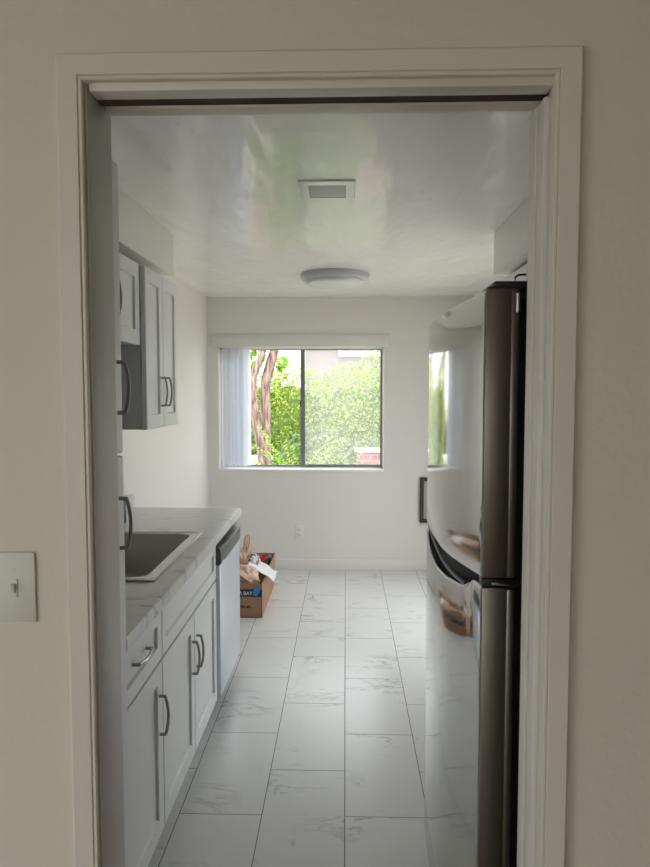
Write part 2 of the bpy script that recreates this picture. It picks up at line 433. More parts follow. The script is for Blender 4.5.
# assumed garden door in the right wall, unseen, added as a daylight source
root3 = bpy.data.objects.new('added_door_2', None); C.objects.link(root3); root3.location = (XR + .06, (GY0 + GY1) / 2, 0); root3['kind'] = 'structure'
gm = (GY0 + GY1) / 2
m = MB()
for y in (GY0, gm - .025, GY1 - .05): m.box(XR + .04, XR + .09, y, y + .05, 0, GZ1, .004)
m.box(XR + .04, XR + .09, GY0, GY1, 0, .05, .004); m.box(XR + .04, XR + .09, GY0, GY1, GZ1 - .05, GZ1, .004)
m.build('door_frame', M['alulight'], root3)
for a, b in ((GY0 + .05, gm - .025), (gm + .025, GY1 - .05)): MB().box(XR + .062, XR + .067, a, b, .05, GZ1 - .05).build('pane', M['clear'], root3, smooth=0)

# front-room window: plain frame and pane
root4 = bpy.data.objects.new('window_3', None); C.objects.link(root4); root4.location = ((BX_0 + BX_1) / 2, -3.34, BZ_0); root4['kind'] = 'structure'
m = MB()
for x in (BX_0, BX_0 + (BX_1 - BX_0) / 3 - .025, BX_0 + (BX_1 - BX_0) * 2 / 3 - .025, BX_1 - .05): m.box(x, x + .05, -3.37, -3.31, BZ_0, BZ_1, .004)
m.box(BX_0, BX_1, -3.37, -3.31, BZ_0, BZ_0 + .05, .004); m.box(BX_0, BX_1, -3.37, -3.31, BZ_1 - .05, BZ_1, .004)
m.build('window_frame', M['alulight'], root4)
MB().box(BX_0, BX_1, -3.342, -3.338, BZ_0, BZ_1).build('pane', M['clear'], root4, smooth=0)
root2 = bpy.data.objects.new('window_2', None); C.objects.link(root2); root2.location = (-2.34, -1.4, FZ0); root2['kind'] = 'structure'
m = MB()
for y in (FY0, (FY0 + FY1) / 2 - .02, FY1 - .05): m.box(-2.37, -2.31, y, y + .05, FZ0, FZ1, .004)
m.box(-2.37, -2.31, FY0, FY1, FZ0, FZ0 + .05, .004); m.box(-2.37, -2.31, FY0, FY1, FZ1 - .05, FZ1, .004)
m.build('window_frame', M['alulight'], root2)
MB().box(-2.342, -2.338, FY0, FY1, FZ0, FZ1).build('pane', M['clear'], root2, smooth=0)

# ------------------------------------------------------------------ small fittings
t = thing('light_switch', 'cream toggle light switch plate on the wall left of the doorway', 'light switch', (-.557, Y0, 1.228))
MB().box(-.592, -.521, Y0 - .006, Y0, 1.168, 1.288, .003).build('plate', M['plastic'], t)
MB().box(-.561, -.553, Y0 - .013, Y0 - .005, 1.223, 1.239, .002, rot=(Vector((-.557, Y0, 1.228)), 'X', .35)).build('toggle', M['plastic'], t)
m = MB(); m.box(-.5635, -.5505, Y0 - .0075, Y0 - .005, 1.212, 1.243, .001); m.build('toggle_slot', M['plastic'], t)
for z in (1.2585, 1.1975):
    m = MB()
    m.tube([(-.557, Y0 - .005, z), (-.557, Y0 - .0066, z)], .003, 12); m.build('screw', M['plastic'], t)

t = thing('wall_outlet', 'white wall outlet low on the far wall under the window', 'outlet', (-.402, YD, .327))
MB().box(-.437, -.367, YD - .006, YD, .269, .385, .003).build('plate', M['outletplate'], t)
for z in (.347, .307): MB().box(-.419, -.385, YD - .009, YD - .005, z - .014, z + .014, .004).build('socket', M['outletface'], t)

t = thing('exhaust_vent', 'square white framed vent with grey centre on the ceiling', 'ceiling vent', (-.073, 2.79, H))
def sq(x0, x1, y0, y1, z): return [(x0, y0, z), (x1, y0, z), (x1, y1, z), (x0, y1, z)]
m = MB()
rings = [sq(-.182, .036, 2.667, 2.918, H), sq(-.182, .036, 2.667, 2.918, H - .004), sq(-.179, .033, 2.670, 2.915, H - .007),
         sq(-.146, .000, 2.716, 2.890, H - .007), sq(-.144, -.002, 2.718, 2.888, H - .002), sq(-.144, -.002, 2.718, 2.888, H - .001)]
vr = [[m.bm.verts.new(p) for p in r] for r in rings]
for A, B in zip(vr, vr[1:]):
    for k in range(4): m.bm.faces.new((A[k], A[(k + 1) % 4], B[(k + 1) % 4], B[k]))
m.build('frame', M['vent'], t, smooth=0)
MB().box(-.142, -.004, 2.720, 2.884, H - .006, H - .001, .001).build('cover_panel', M['ventpanel'], t)

t = thing('ceiling_light', 'round grey two-tier flush light on the ceiling before the window', 'ceiling light', (-.071, 4.80, H))
MB().lathe([(.232, H), (.236, H - .012), (.234, H - .034), (.226, H - .044), (.196, H - .047), (.18, H - .046)], -.071, 4.80).build('ring', M['lightring'], t, smooth=30)
MB().lathe([(.193, H - .04), (.194, H - .060), (.188, H - .070), (.165, H - .079), (.12, H - .085), (.06, H - .088), (.005, H - .089)], -.071, 4.80).build('diffuser', M['diffuser'], t, smooth=30)

# dark framed piece on the far wall, mostly behind the refrigerator
t = thing('framed_panel', 'dark brown framed panel low on the far wall, mostly behind the refrigerator', 'frame', (.80, YD, .42))
m = MB()
m.box(.640, .672, YD - .035, YD, .42, .812, .003); m.box(.94, .972, YD - .035, YD, .42, .812, .003)
m.box(.672, .94, YD - .035, YD, .780, .812, .003); m.box(.672, .94, YD - .035, YD, .42, .452, .003)
m.build('frame', M['frame'], t)
MB().box(.672, .94, YD - .012, YD, .452, .780).build('insert', M['mat_board'], t)

# ------------------------------------------------------------------ cabinets on the left
def bow(p, axis, out, L=.128, parent=None):
    """arched bar pull centred at p on its door; axis along the bar, out away from the door"""
    p, axis, out = Vector(p), Vector(axis), Vector(out); m = MB()
    pts = []
    for i in range(13):
        u = i / 12 * 2 - 1
        pts.append(p + axis * u * L / 2 + out * (.018 + .010 * (1 - u * u)))
    m.tube(pts, .0048, 10, up=out)
    for u in (-1, 1):
        b = p + axis * u * L / 2
        m.tube([b - out * .0005, b + out * .0205 + axis * -u * .001], .0052, 10, up=axis)
    m.build('handle', M['nickel'], parent)

XB = -.60                                          # base door faces
def base_cabinet(label, y0, y1, doors, drawer, drawer_handle):
    t = thing('base_cabinet', label, 'cabinet', ((XB + XL) / 2, (y0 + y1) / 2, 0), 'base cabinets under the counter')
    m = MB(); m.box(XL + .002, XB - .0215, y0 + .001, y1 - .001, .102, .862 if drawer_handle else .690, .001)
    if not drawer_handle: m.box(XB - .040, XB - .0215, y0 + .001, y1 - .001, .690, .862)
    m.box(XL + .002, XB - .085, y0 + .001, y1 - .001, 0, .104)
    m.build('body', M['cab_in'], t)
    d = MB().shaker(XB, 1, y0 + .003, y1 - .003, .682, .857, rail=.05).build('drawer' if drawer_handle else 'drawer_front', M['cab'], t)
    if drawer_handle: bow((XB - .009, (y0 + y1) / 2, .772), (0, 1, 0), (1, 0, 0), parent=d)
    for a, b, hy in doors:
        dd = MB().shaker(XB, 1, a, b, .106, .672).build('door', M['cab'], t)
        bow((XB, hy, .507), (0, 0, 1), (1, 0, 0), parent=dd)
YA, YB, YC, YE = 1.778, 2.213, 3.166, 3.775
base_cabinet('narrow grey base cabinet with one drawer, nearest the doorway', YA, YB, [(YA + .003, YB - .003, YB - .040)], True, True)
ym = 2.692
base_cabinet('wide grey sink base cabinet with two doors beside the dishwasher', YB, YC, [(YB + .003, ym - .0015, ym - .036), (ym + .0015, YC - .003, ym + .038)], True, False)

# tall pantry whose far edge shows past the left jamb
t = thing('pantry_cabinet', 'tall pale grey pantry cabinet edge-on just behind the left doorway jamb', 'pantry', (-.89, 1.51, 0))
m = MB(); m.box(XL + .002, -.597, 1.262, 1.774, .102, 2.13, .001); m.box(XL + .002, -.66, 1.262, 1.774, 0, .104); m.build('body', M['cab'], t)
d = MB().shaker(-.575, 1, 1.268, 1.774, 1.399, 2.128).build('door', M['cab'], t); bow((-.575, 1.740, 1.566), (0, 0, 1), (1, 0, 0), parent=d)
d = MB().shaker(-.575, 1, 1.268, 1.774, .106, 1.390).build('door', M['cab'], t); bow((-.575, 1.738, 1.2205), (0, 0, 1), (1, 0, 0), parent=d)

def wall_cabinet(label, xf, y0, y1, z0, z1, doors, hz, side=1, xw=XL, grp='wall cabinets over the sink counter', drail=.06):
    t = thing('wall_cabinet', label, 'cabinet', ((xf + xw) / 2, (y0 + y1) / 2, z0), grp)
    a, b = (xw + .002, xf - .0215) if side > 0 else (xf + .0215, xw - .002)
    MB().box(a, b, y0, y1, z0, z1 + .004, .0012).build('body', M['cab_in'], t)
    for q0, q1, hy in doors:
        d = MB().shaker(xf, side, q0, q1, z0 - .002, z1 + .004, rail=drail).build('door', M['cab'], t)
        bow((xf, hy, hz), (0, 0, 1), (side, 0, 0), parent=d)
wall_cabinet('tall pale grey two-door wall cabinet beside the bare left wall', -.84, 2.912, 3.468, 1.392, 2.076,
             [(2.915, 3.1885, 3.150), (3.1915, 3.466, 3.230)], 1.552)
wall_cabinet('short pale grey wall cabinet hung high next to the tall one', -.861, 2.20, 2.905, 1.750, 2.080,
             [(2.203, 2.5505, 2.51), (2.5535, 2.902, 2.580)], 1.905)
wall_cabinet('grey wall cabinet high above the refrigerator', .79, 2.62, 3.56, 1.80, 2.110,
             [(2.623, 3.0885, 3.05), (3.0915, 3.557, 3.13)], 1.87, -1, XR, None, .06)

# ------------------------------------------------------------------ counter, sink, dishwasher
XC, ZC = -.574, .910
SX0, SX1, SY0, SY1 = -1.125, -.672, 2.318, 3.092    # cut-out
t = thing('countertop', 'grey-veined white marble countertop along the left wall', 'countertop', (-.88, 2.77, .865))
m = MB()
x0 = XL + .002
prof = [(x0, ZC), (XC - .012, ZC), (XC - .004, ZC - .003), (XC, ZC - .010), (XC, ZC - .036), (XC - .004, ZC - .044), (XC - .02, ZC - .046)]
# front strip with the eased edge
ya, yb = 1.7765, 3.785
A = [m.bm.verts.new((x, ya, z)) for x, z in [(SX1, ZC)] + prof[1:] + [(SX1, ZC - .046)]]
B = [m.bm.verts.new((x, yb, z)) for x, z in [(SX1, ZC)] + prof[1:] + [(SX1, ZC - .046)]]
n = len(A)
for k in range(n): m.bm.faces.new((A[k], A[(k + 1) % n], B[(k + 1) % n], B[k]))
m.bm.faces.new(A[::-1]); m.bm.faces.new(B)
m.box(x0, SX1, ya, SY0, ZC - .046, ZC); m.box(x0, SX1, SY1, yb, ZC - .046, ZC); m.box(x0, SX0, SY0, SY1, ZC - .046, ZC)
m.build('top', M['counter'], t, smooth=30)
MB().box(XL + .002, -1.165, 1.7765, 3.770, ZC - .001, ZC + .078, .003).build('backsplash', M['counter'], t)

t = thing('kitchen_sink', 'single-bowl stainless drop-in sink set into the marble counter', 'sink', (-.9, 2.7, .69))
def rrect(xa, xb, ya, yb, r, z, n=6):
    out = []
    for cx, cy, a0 in ((xb - r, yb - r, 0), (xa + r, yb - r, 90), (xa + r, ya + r, 180), (xb - r, ya + r, 270)):
        for k in range(n + 1):
            a = math.radians(a0 + 90 * k / n); out.append((cx + r * math.cos(a), cy + r * math.sin(a), z))
    return out
m = MB()
ex = [(-1.14, -.645, 2.296, 3.112, .016, ZC + .0005), (-1.14, -.645, 2.296, 3.112, .016, ZC + .004), (-1.136, -.649, 2.300, 3.108, .016, ZC + .0065),
      (-1.130, -.655, 2.306, 3.102, .016, ZC + .0065), (-1.127, -.659, 2.309, 3.099, .016, ZC + .0045), (-1.09, -.690, 2.340, 3.074, .06, ZC + .0035), (-1.087, -.693, 2.343, 3.071, .06, ZC - .004),
      (-1.080, -.700, 2.350, 3.064, .065, ZC - .17), (-1.065, -.715, 2.365, 3.049, .065, ZC - .205), (-1.03, -.750, 2.40, 3.014, .065, ZC - .215)]
vr = [[m.bm.verts.new(p) for p in rrect(*e)] for e in ex]
for A, B in zip(vr, vr[1:]):
    for k in range(len(A)): m.bm.faces.new((A[k], A[(k + 1) % len(A)], B[(k + 1) % len(A)], B[k]))
m.bm.faces.new(vr[-1])
m.build('bowl', M['sink'], t, smooth=50)
MB().lathe([(.042, ZC - .215), (.042, ZC - .212), (.030, ZC - .2125), (.004, ZC - .214)], -.89, 2.70, 32).build('drain', M['nickel'], t)

t = thing('dishwasher', 'pale steel dishwasher with dark handle strip at the end of the counter', 'dishwasher', (-.88, 3.47, 0))
MB().box(XL + .03, -.617, YC + .003, YE - .003, .09, .862).build('body', M['blackbox'], t)
MB().box(-.615, -.583, YC + .005, YE - .004, .112, .742, .004).build('door', M['dw'], t)
m = MB()   # console: bowed front with a pocket under the counter
ys = [YC + .006 + (YE - YC - .012) * k / 12 for k in range(13)]
rows = []
for k, y in enumerate(ys):
    u = k / 12 * 2 - 1; b = .016 * (1 - u ** 4)
    rows.append([m.bm.verts.new(p) for p in ((-.615, y, .744), (-.586, y, .744), (-.578 + b * .3, y, .752), (-.578 + b, y, .80), (-.582 + b, y, .822), (-.600, y, .832), (-.615, y, .832))])
for A, B in zip(rows, rows[1:]):
    for k in range(7): m.bm.faces.new((A[k], A[(k + 1) % 7], B[(k + 1) % 7], B[k]))
m.bm.faces.new(rows[0][::-1]); m.bm.faces.new(rows[-1])
m.build('control_panel', M['dwpanel'], t, smooth=40)
m = MB(); m.box(-.590, -.574, YC + .03, YE - .20, .752, .760, .003); m.build('handle_lip', M['dw'], t)
MB().box(-.64, -.612, YC + .006, YE - .006, .10, .862).build('handle_pocket', M['black'], t)
MB().box(-.69, -.655, YC + .005, YE - .005, .0, .10).build('kickplate', M['blackbox'], t)

tag(MB().lathe([(.026, ZC), (.028, ZC + .01), (.027, ZC + .11), (.014, ZC + .135), (.011, ZC + .165), (.004, ZC + .168)], -1.10, 3.33, 24).build('dispenser_bottle', M['black']),
    'small dark bottle on the counter by the backsplash, mostly behind the pantry', 'bottle')

# ------------------------------------------------------------------ refrigerator
FYN, FYF, FT = 1.442, 2.300, 1.768
def face_x(y):
    """bowed door face seen from above"""
    P = [(1.44, .286), (1.54, .2788), (1.66, .2702), (1.76, .2635), (1.84, .2595), (1.92, .2582), (2.02, .2582), (2.14, .2610), (2.24, .2660), (2.30, .272)]
    # Catmull-Rom through the points
    for i in range(len(P) - 1):
        if y <= P[i + 1][0] or i == len(P) - 2:
            p0 = P[max(i - 1, 0)]; p1 = P[i]; p2 = P[i + 1]; p3 = P[min(i + 2, len(P) - 1)]
            u = (y - p1[0]) / (p2[0] - p1[0])
            m1 = (p2[1] - p0[1]) / (p2[0] - p0[0]) * (p2[0] - p1[0]); m2 = (p3[1] - p1[1]) / (p3[0] - p1[0]) * (p2[0] - p1[0])
            h = u * u * u; q = u * u
            return (2 * h - 3 * q + 1) * p1[1] + (h - 2 * q + u) * m1 + (-2 * h + 3 * q) * p2[1] + (h - q) * m2
XBK = .352
def outline(ins=0., rn=.010, rf=.035):
    """door outline from the near back corner round the face to the far back corner"""
    pts = [(XBK, FYN + ins)]
    xn = face_x(FYN + rn) + ins
    for k in range(7):
        a = math.radians(90 * k / 6); pts.append((xn + rn - rn * math.sin(a) , FYN + ins + rn - rn * math.cos(a)))
    y = FYN + rn + ins; N = 44
    ye = FYF - rf - ins
    for k in range(1, N + 1):
        yy = y + (ye - y) * k / N; pts.append((face_x(yy) + ins, yy))
    xe = face_x(ye) + ins; sl = .10
    for k in range(1, 9):
        a = math.radians(90 * k / 8)
        pts.append((xe + rf * (1 - math.cos(a)) * .9 + sl * rf * math.sin(a), ye + rf * math.sin(a)))
    pts.append((XBK, FYF - ins))
    return pts
def lerp(tab, y):
    if y <= tab[0][0]: return tab[0][1]
    for (a, b), (c, d) in zip(tab, tab[1:]):
        if y <= c: return b + (d - b) * (y - a) / (c - a)
    return tab[-1][1]
FZB = [(1.44, 1.168), (1.47, 1.164), (1.62, 1.149), (1.75, 1.138), (1.88, 1.131), (2.1, 1.129), (2.31, 1.131)]
LZT = [(1.44, 1.146), (1.50, 1.144), (1.535, 1.138), (1.575, 1.111), (1.62, 1.099), (1.69, 1.087), (1.80, 1.070), (1.96, 1.056), (2.10, 1.058), (2.18, 1.066), (2.28, 1.098), (2.31, 1.10)]
def door_mesh(zb, zt, ins=0., lip=.004):
    """extruded bowed slab; zb/zt may vary along the width; returns (face, near edge) builders"""
    pts = outline(ins); face = MB(); edge = MB()
    def add(mb, P):
        cols = []
        for x, y in P:
            b = zb(y); t_ = zt(y); nx = (x - .6); 
            zs = [(b, .004), (b + .006, 0)] + [(b + .006 + (t_ - b - .012) * k / 6, 0) for k in range(1, 6)] + [(t_ - .006, 0), (t_, .004)]
            cols.append([mb.bm.verts.new((x + (d if x < XBK - .001 else 0), y + (0 if y > FYN + .02 else 0), z)) for z, d in zs])
        for A, B in zip(cols, cols[1:]):
            for k in range(len(A) - 1): mb.bm.faces.new((A[k], A[k + 1], B[k + 1], B[k]))
        return cols
    return pts, face, edge, add
def make_door(name, zb, zt, root):
    pts, face, edge, add = door_mesh(zb, zt)
    cols = add(face, pts)
    # back, top and bottom
    for k in range(len(cols[0]) - 1): face.bm.faces.new((cols[0][k], cols[-1][k], cols[-1][k + 1], cols[0][k + 1]))
    liners = []
    for idx in (0, -1):
        liner = MB()
        fr = [liner.bm.verts.new(c[idx].co) for c in cols]
        bk = [liner.bm.verts.new((XBK, c[idx].co.y, c[idx].co.z)) for c in cols]
        for i in range(1, len(cols) - 2): liner.bm.faces.new((fr[i], fr[i + 1], bk[i + 1], bk[i]))
        liners.append(liner)
    bmesh.ops.remove_doubles(face.bm, verts=face.bm.verts, dist=1e-5)
    d = face.build(name, M['steel'], root, smooth=50)
    for l_ in liners: l_.build('end_liner', M['blackbox'], d, smooth=50)
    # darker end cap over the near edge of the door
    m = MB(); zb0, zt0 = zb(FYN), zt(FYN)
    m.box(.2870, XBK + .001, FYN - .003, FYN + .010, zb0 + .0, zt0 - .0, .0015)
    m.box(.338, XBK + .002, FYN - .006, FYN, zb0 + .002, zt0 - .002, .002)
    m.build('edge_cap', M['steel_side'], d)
    return d
root = thing('refrigerator', 'tall stainless top-freezer refrigerator on the right of the kitchen', 'refrigerator', (.68, 1.87, 0))
MB().box(.368, 1.055, FYN + .004, FYF - .004, .03, FT - .004, .006).build('body', M['blackbox'], root)
MB().box(XBK + .0012, .369, FYN + .012, FYF - .012, .12, FT - .02).build('door_gasket', M['black'], root)
make_door('freezer_door', lambda y: lerp(FZB, y), lambda y: FT - .003, root)
make_door('lower_door', lambda y: .10, lambda y: lerp(LZT, y), root)
# black grip recess between the doors
m = MB()
pts = outline(.03)
lo = [m.bm.verts.new((x, y, lerp(LZT, y) - .02)) for x, y in pts]; hi = [m.bm.verts.new((x, y, lerp(FZB, y) + .02)) for x, y in pts]
n = len(pts)
for i in range(n): m.bm.faces.new((lo[i], lo[(i + 1) % n], hi[(i + 1) % n], hi[i]))
m.bm.faces.new(lo[::-1]); m.bm.faces.new(hi)
h = m.build('grip_recess', M['blackbox'], root, smooth=50)
m = MB()   # slanted grip edge that runs down from the freezer door
P = []
for k in range(15):
    y = 1.60 + (2.26 - 1.60) * k / 14
    P.append((face_x(y) + .006, y, lerp(FZB, y) - .004 - .038 * math.sin(math.pi * min(1, (2.26 - y) / .66) * .5) ** 1.5))
m.tube(P, .005, 8); m.build('grip_edge', M['black'], h)
m = MB()
P = []
for k in range(25):
    y = 1.56 + (2.285 - 1.56) * k / 24
    P.append((face_x(y) + .003, y, lerp(LZT, y) + .001))
m.tube(P, .0028, 8); m.build('grip_rim', M['dw'], h)
# hinges
m = MB(); m.box(.291, .46, FYN - .001, FYN + .065, FT - .003, FT + .003, .0015); m.box(.303, .46, FYN - .002, FYN + .09, FT + .002, FT + .014, .004)
m.build('top_hinge', M['black'], root)
m = MB(); m.tube([(.350, FYN - .004, FT - .05), (.350, FYN - .004, FT - .012)], .006, 10)
m.build('hinge_pin', M['nickel'], root)
MB().tube([(.350, FYN + .02, FT + .012), (.350, FYN + .02, FT + .024), (.356, FYN + .02, FT + .029), (.372, FYN + .02, FT + .030)], .0022, 8).build('hinge_hook', M['black'], root)
m = MB(); m.box(.286, .36, FYN - .005, FYN + .03, 1.147, 1.167, .003); m.build('middle_hinge', M['black'], root)
m = MB(); m.box(.305, .345, FYN - .009, FYN - .003, 1.152, 1.158, .002, rot=(Vector((.33, FYN, 1.155)), 'Y', .08)); m.build('hinge_lever', M['nickel'], root)
MB().box(.33, .37, FYN + .01, FYF - .01, .012, .098, .004).build('toe_grille', M['black'], root)
for y in (FYN + .08, FYF - .08):
    MB().tube([(.95, y, 0), (.95, y, .04)], .02, 12).build('foot', M['black'], root)
    MB().tube([(.42, y, 0), (.42, y, .04)], .02, 12).build('foot', M['black'], root)

# ------------------------------------------------------------------ carton with bags
BX0, BX1, BY0, BY1, BH = -1.03, -.568, 4.655, 5.42, .235
t = thing('cardboard_box', 'open brown cardboard box on the tile floor beside the dishwasher', 'box', ((BX0 + BX1) / 2, 5.03, 0))
m = MB(); k = .005; fl = .012
def panel(p): 
    f = m.poly(p); return f
# four thick walls, the long right side leaning out a little at the top
def wallseg(a, b, c, d, nrm):
    nrm = Vector(nrm) * k
    q = [Vector(p) for p in (a, b, c, d)]; r = [p + nrm for p in q]
    A = [m.bm.verts.new(p) for p in q]; B = [m.bm.verts.new(p) for p in r]
    m.bm.faces.new(A); m.bm.faces.new(B[::-1])
    for i in range(4): m.bm.faces.new((A[i], A[(i + 1) % 4], B[(i + 1) % 4], B[i]))
wallseg((BX0, BY0, .002), (BX1, BY0, .002), (BX1, BY0, BH), (BX0, BY0, BH), (0, 1, 0))
wallseg((BX0, BY1, .002), (BX1, BY1, .002), (BX1 + fl, BY1, BH + .035), (BX0, BY1, BH + .035), (0, -1, 0))
wallseg((BX1, BY0, .002), (BX1, BY1, .002), (BX1 + fl, BY1, BH + .035), (BX1 + .002, BY0, BH), (-1, 0, 0))
wallseg((BX0, BY0, .002), (BX0, BY1, .002), (BX0, BY1, BH + .035), (BX0, BY0, BH), (1, 0, 0))
m.box(BX0, BX1, BY0, BY1, .001, .006)
m.build('carton', M['card'], t, smooth=0)
ps = MB().box(BX0 + .001, BX1 - .004, BY0 - .0012, BY0 + .0002, .146, .199).build('printed_band', M['navy'], t, smooth=0)
ps['label'] = 'navy printed band with white lettering'

def text_mesh(s, size, x, y, z, material, name, parent, bold=.0):
    cu = bpy.data.curves.new(name, 'FONT'); cu.body = s; cu.size = size; cu.extrude = .0006; cu.offset = bold
    cu.align_x = 'RIGHT'
    o = bpy.data.objects.new(name, cu); C.objects.link(o)
    me = bpy.data.meshes.new_from_object(o); bpy.data.objects.remove(o); bpy.data.curves.remove(cu)
    me.transform(Matrix.Translation((x, y, z)) @ Matrix.Rotation(math.pi / 2, 4, 'X'))
    off = parent.matrix_world.translation.copy(); p = parent; off = Vector()
    while p is not None: off += p.location; p = p.parent
    me.transform(Matrix.Translation(-off))
    me.materials.clear(); me.materials.append(material)
    o = bpy.data.objects.new(name, me); C.objects.link(o); o.parent = parent
    return o
text_mesh('R BAY', .034, BX1 - .066, BY0 - .0016, .160, M['white'], 'lettering', ps, .0008)
m = MB()   # blue winged mark at the end of the band
q = [(-.070, .150), (-.050, .196), (-.044, .186), (-.022, .214), (-.016, .190), (-.008, .186), (-.020, .160), (-.036, .136), (-.052, .142)]
f = m.poly([(BX1 + a, BY0 - .0030, z) for a, z in [(a_, z_ + .014) for a_, z_ in q]]); bmesh.ops.triangulate(m.bm, faces=[f])
g = bmesh.ops.extrude_face_region(m.bm, geom=list(m.bm.faces)); bmesh.ops.translate(m.bm, verts=[v for v in g['geom'] if isinstance(v, bmesh.types.BMVert)], vec=(0, .0015, 0))
m.build('blue_emblem', M['blue'], ps, smooth=0)
m = MB()   # small dark handwritten scrawl
for a in range(9):
    x = BX1 - .150 + a * .0085
    m.box(x, x + .0095, BY0 - .0008, BY0 + .0002, .070 + .004 * math.sin(a * 2.1), .080 + .006 * math.sin(a * 1.3))
m.build('dark_print', M['ink'], t, smooth=0)

def bag(name, label, cat, c, r, material, seed, ears=(), crump=.22, group=None, rest=None):
    m = MB(); tt = bmesh.new(); bmesh.ops.create_icosphere(tt, subdivisions=5, radius=1)
    sd = Vector((seed * 3.1, seed * 1.7, seed))
    for v in tt.verts:
        p = v.co.copy()
        f = 1 + crump * noise.noise(p * 1.7 + sd) + crump * .7 * (abs(noise.noise(p * 2.6 + sd)) * 2 - .6)
        q = Vector((p.x * r[0], p.y * r[1], p.z * r[2])) * f
        for (ex, ey, ez, w, h) in ears:
            d = (Vector((p.x, p.y, p.z)) - Vector((ex, ey, ez)).normalized()).length
            g = math.exp(-(d / w) ** 2); q += Vector((ex, ey, ez)).normalized() * g * h
        v.co = Vector(c) + q
    m.merge(tt)
    return tag(m.build(name, material, None, smooth=30), label, cat, group)
b1 = bag('plastic_bag', 'knotted peach plastic bag standing highest at the back of the cardboard box', 'bag', (-.745, 5.03, .275), (.085, .10, .125), M['bag'], 4, crump=.16)
m = MB()   # its tied loop standing up
P = [(-.745, 5.02, .36), (-.735, 5.02, .42), (-.735, 5.015, .455), (-.730, 5.012, .482), (-.710, 5.01, .497), (-.692, 5.012, .482), (-.694, 5.015, .445), (-.700, 5.02, .41), (-.715, 5.02, .36)]
Q = []
for i in range(len(P) - 1): Q += [Vector(P[i]).lerp(Vector(P[i + 1]), k / 4) for k in range(4)]
Q.append(Vector(P[-1]))
m.tube(Q, [.026, .025, .022, .020, .018, .017, .016, .016, .015, .014, .013, .013, .012, .011, .011, .010, .010, .011, .012, .013, .014, .015, .016, .017, .018, .019, .020, .021, .022, .024, .026, .028, .03], 14, flat=.75, up=Vector((0, 1, 0)), wob=.7)
m.build('tied_loop', M['bag'], b1, smooth=40)
b2 = bag('plastic_bag', 'peach plastic bag slumped over the front edge of the cardboard box', 'bag', (-.705, 4.775, .245), (.105, .09, .085), M['bag'], 9, crump=.14)
m = MB()   # its flattened handle lying across
Q = [Vector((-.80, 4.72, .33)).lerp(Vector((-.645, 4.705, .235)), k / 10) + Vector((0, -.012 * math.sin(math.pi * k / 10), .018 * math.sin(math.pi * k / 10))) for k in range(11)]
m.tube(Q, [.030, .029, .028, .026, .025, .024, .024, .022, .020, .018, .014], 14, flat=.6, up=Vector((0, 1, 0)), wob=.5)
m.build('handle_strap', M['bag'], b2, smooth=40)
bag('patterned_bag', 'white bag with dark dots between the peach bags in the box', 'bag', (-.672, 4.99, .315), (.052, .06, .055), M['dots'], 2, crump=.12)
# white plastic sheet draped over the right edge of the carton
m = MB(); N, K = 14, 10; g = []
for i in range(N + 1):
    row = []
    for j in range(K + 1):
        u, v = i / N, j / K
        x = -.690 + .190 * u; y = 4.80 + .24 * v + .02 * math.sin(u * 5)
        z = .318 - .085 * u ** 1.2 + .012 * noise.noise(Vector((u * 5, v * 4, 3.3))) + .01 * math.sin(v * 6 + u * 3) - .02 * abs(v - .5)
        row.append(m.bm.verts.new((x + .01 * noise.noise(Vector((v * 6, u * 3, 1))), y, z)))
    g.append(row)
for i in range(N):
    for j in range(K): m.bm.faces.new((g[i][j], g[i + 1][j], g[i + 1][j + 1], g[i][j + 1]))
gg = bmesh.ops.extrude_face_region(m.bm, geom=list(m.bm.faces)); bmesh.ops.translate(m.bm, verts=[v for v in gg['geom'] if isinstance(v, bmesh.types.BMVert)], vec=(0, 0, -.004))
tag(m.build('plastic_sheet', M['sheet'], None, smooth=60), 'crumpled white plastic sheet hanging over the right edge of the cardboard box', 'plastic sheet')
t = thing('red_tube', 'red tube leaning up out of the cardboard box', 'tube', (-.66, 5.18, .18))
MB().tube([(-.72, 5.16, .185), (-.612, 5.20, .298)], .016, 16).build('tube', M['red'], t); MB().tube([(-.6125, 5.2, .2975), (-.594, 5.206, .316)], .0125, 16).build('cap', M['red'], t)
t = thing('dark_tool', 'small black and grey tool sticking up behind the white sheet in the box', 'tool', (-.59, 5.20, .14))
MB().tube([(-.60, 5.28, .03), (-.585, 5.31, .25)], .016, 12).build('shaft', M['black'], t)
MB().box(-.618, -.572, 5.29, 5.325, .245, .275, .006, rot=(Vector((-.585, 5.31, .26)), 'Y', -.5)).build('head', M['alu'], t)

# ------------------------------------------------------------------ blinds
t = thing('vertical_blind', 'white vertical blinds bunched at the left of the window under a valance', 'blinds', (-.38, YD, 1.93))
MB().box(-1.145, .377, YD - .022, YD, 1.930, 2.030, .005).build('valance', M['valance'], t)
for i in range(11):
    x = -1.045 + .0195 * i; y = YD + .049; a = math.radians((74, 48, 80, 42, 70, 78, 46, 76, 52, 72, 56)[i]); w = .089
    m = MB(); rows = []
    for k in range(7):
        u = k / 6 - .5; cv = .009 * (1 - 4 * u * u)
        px_, py_ = x + math.cos(a) * w * u - math.sin(a) * cv, y + math.sin(a) * w * u + math.cos(a) * cv
        rows.append([m.bm.verts.new((px_, py_, WZ0 + .03)), m.bm.verts.new((px_, py_, WZ1 - .01))])
    for A, B in zip(rows, rows[1:]): m.bm.faces.new((A[0], B[0], B[1], A[1]))
    m.build('slat', M['slat'], t, smooth=60)

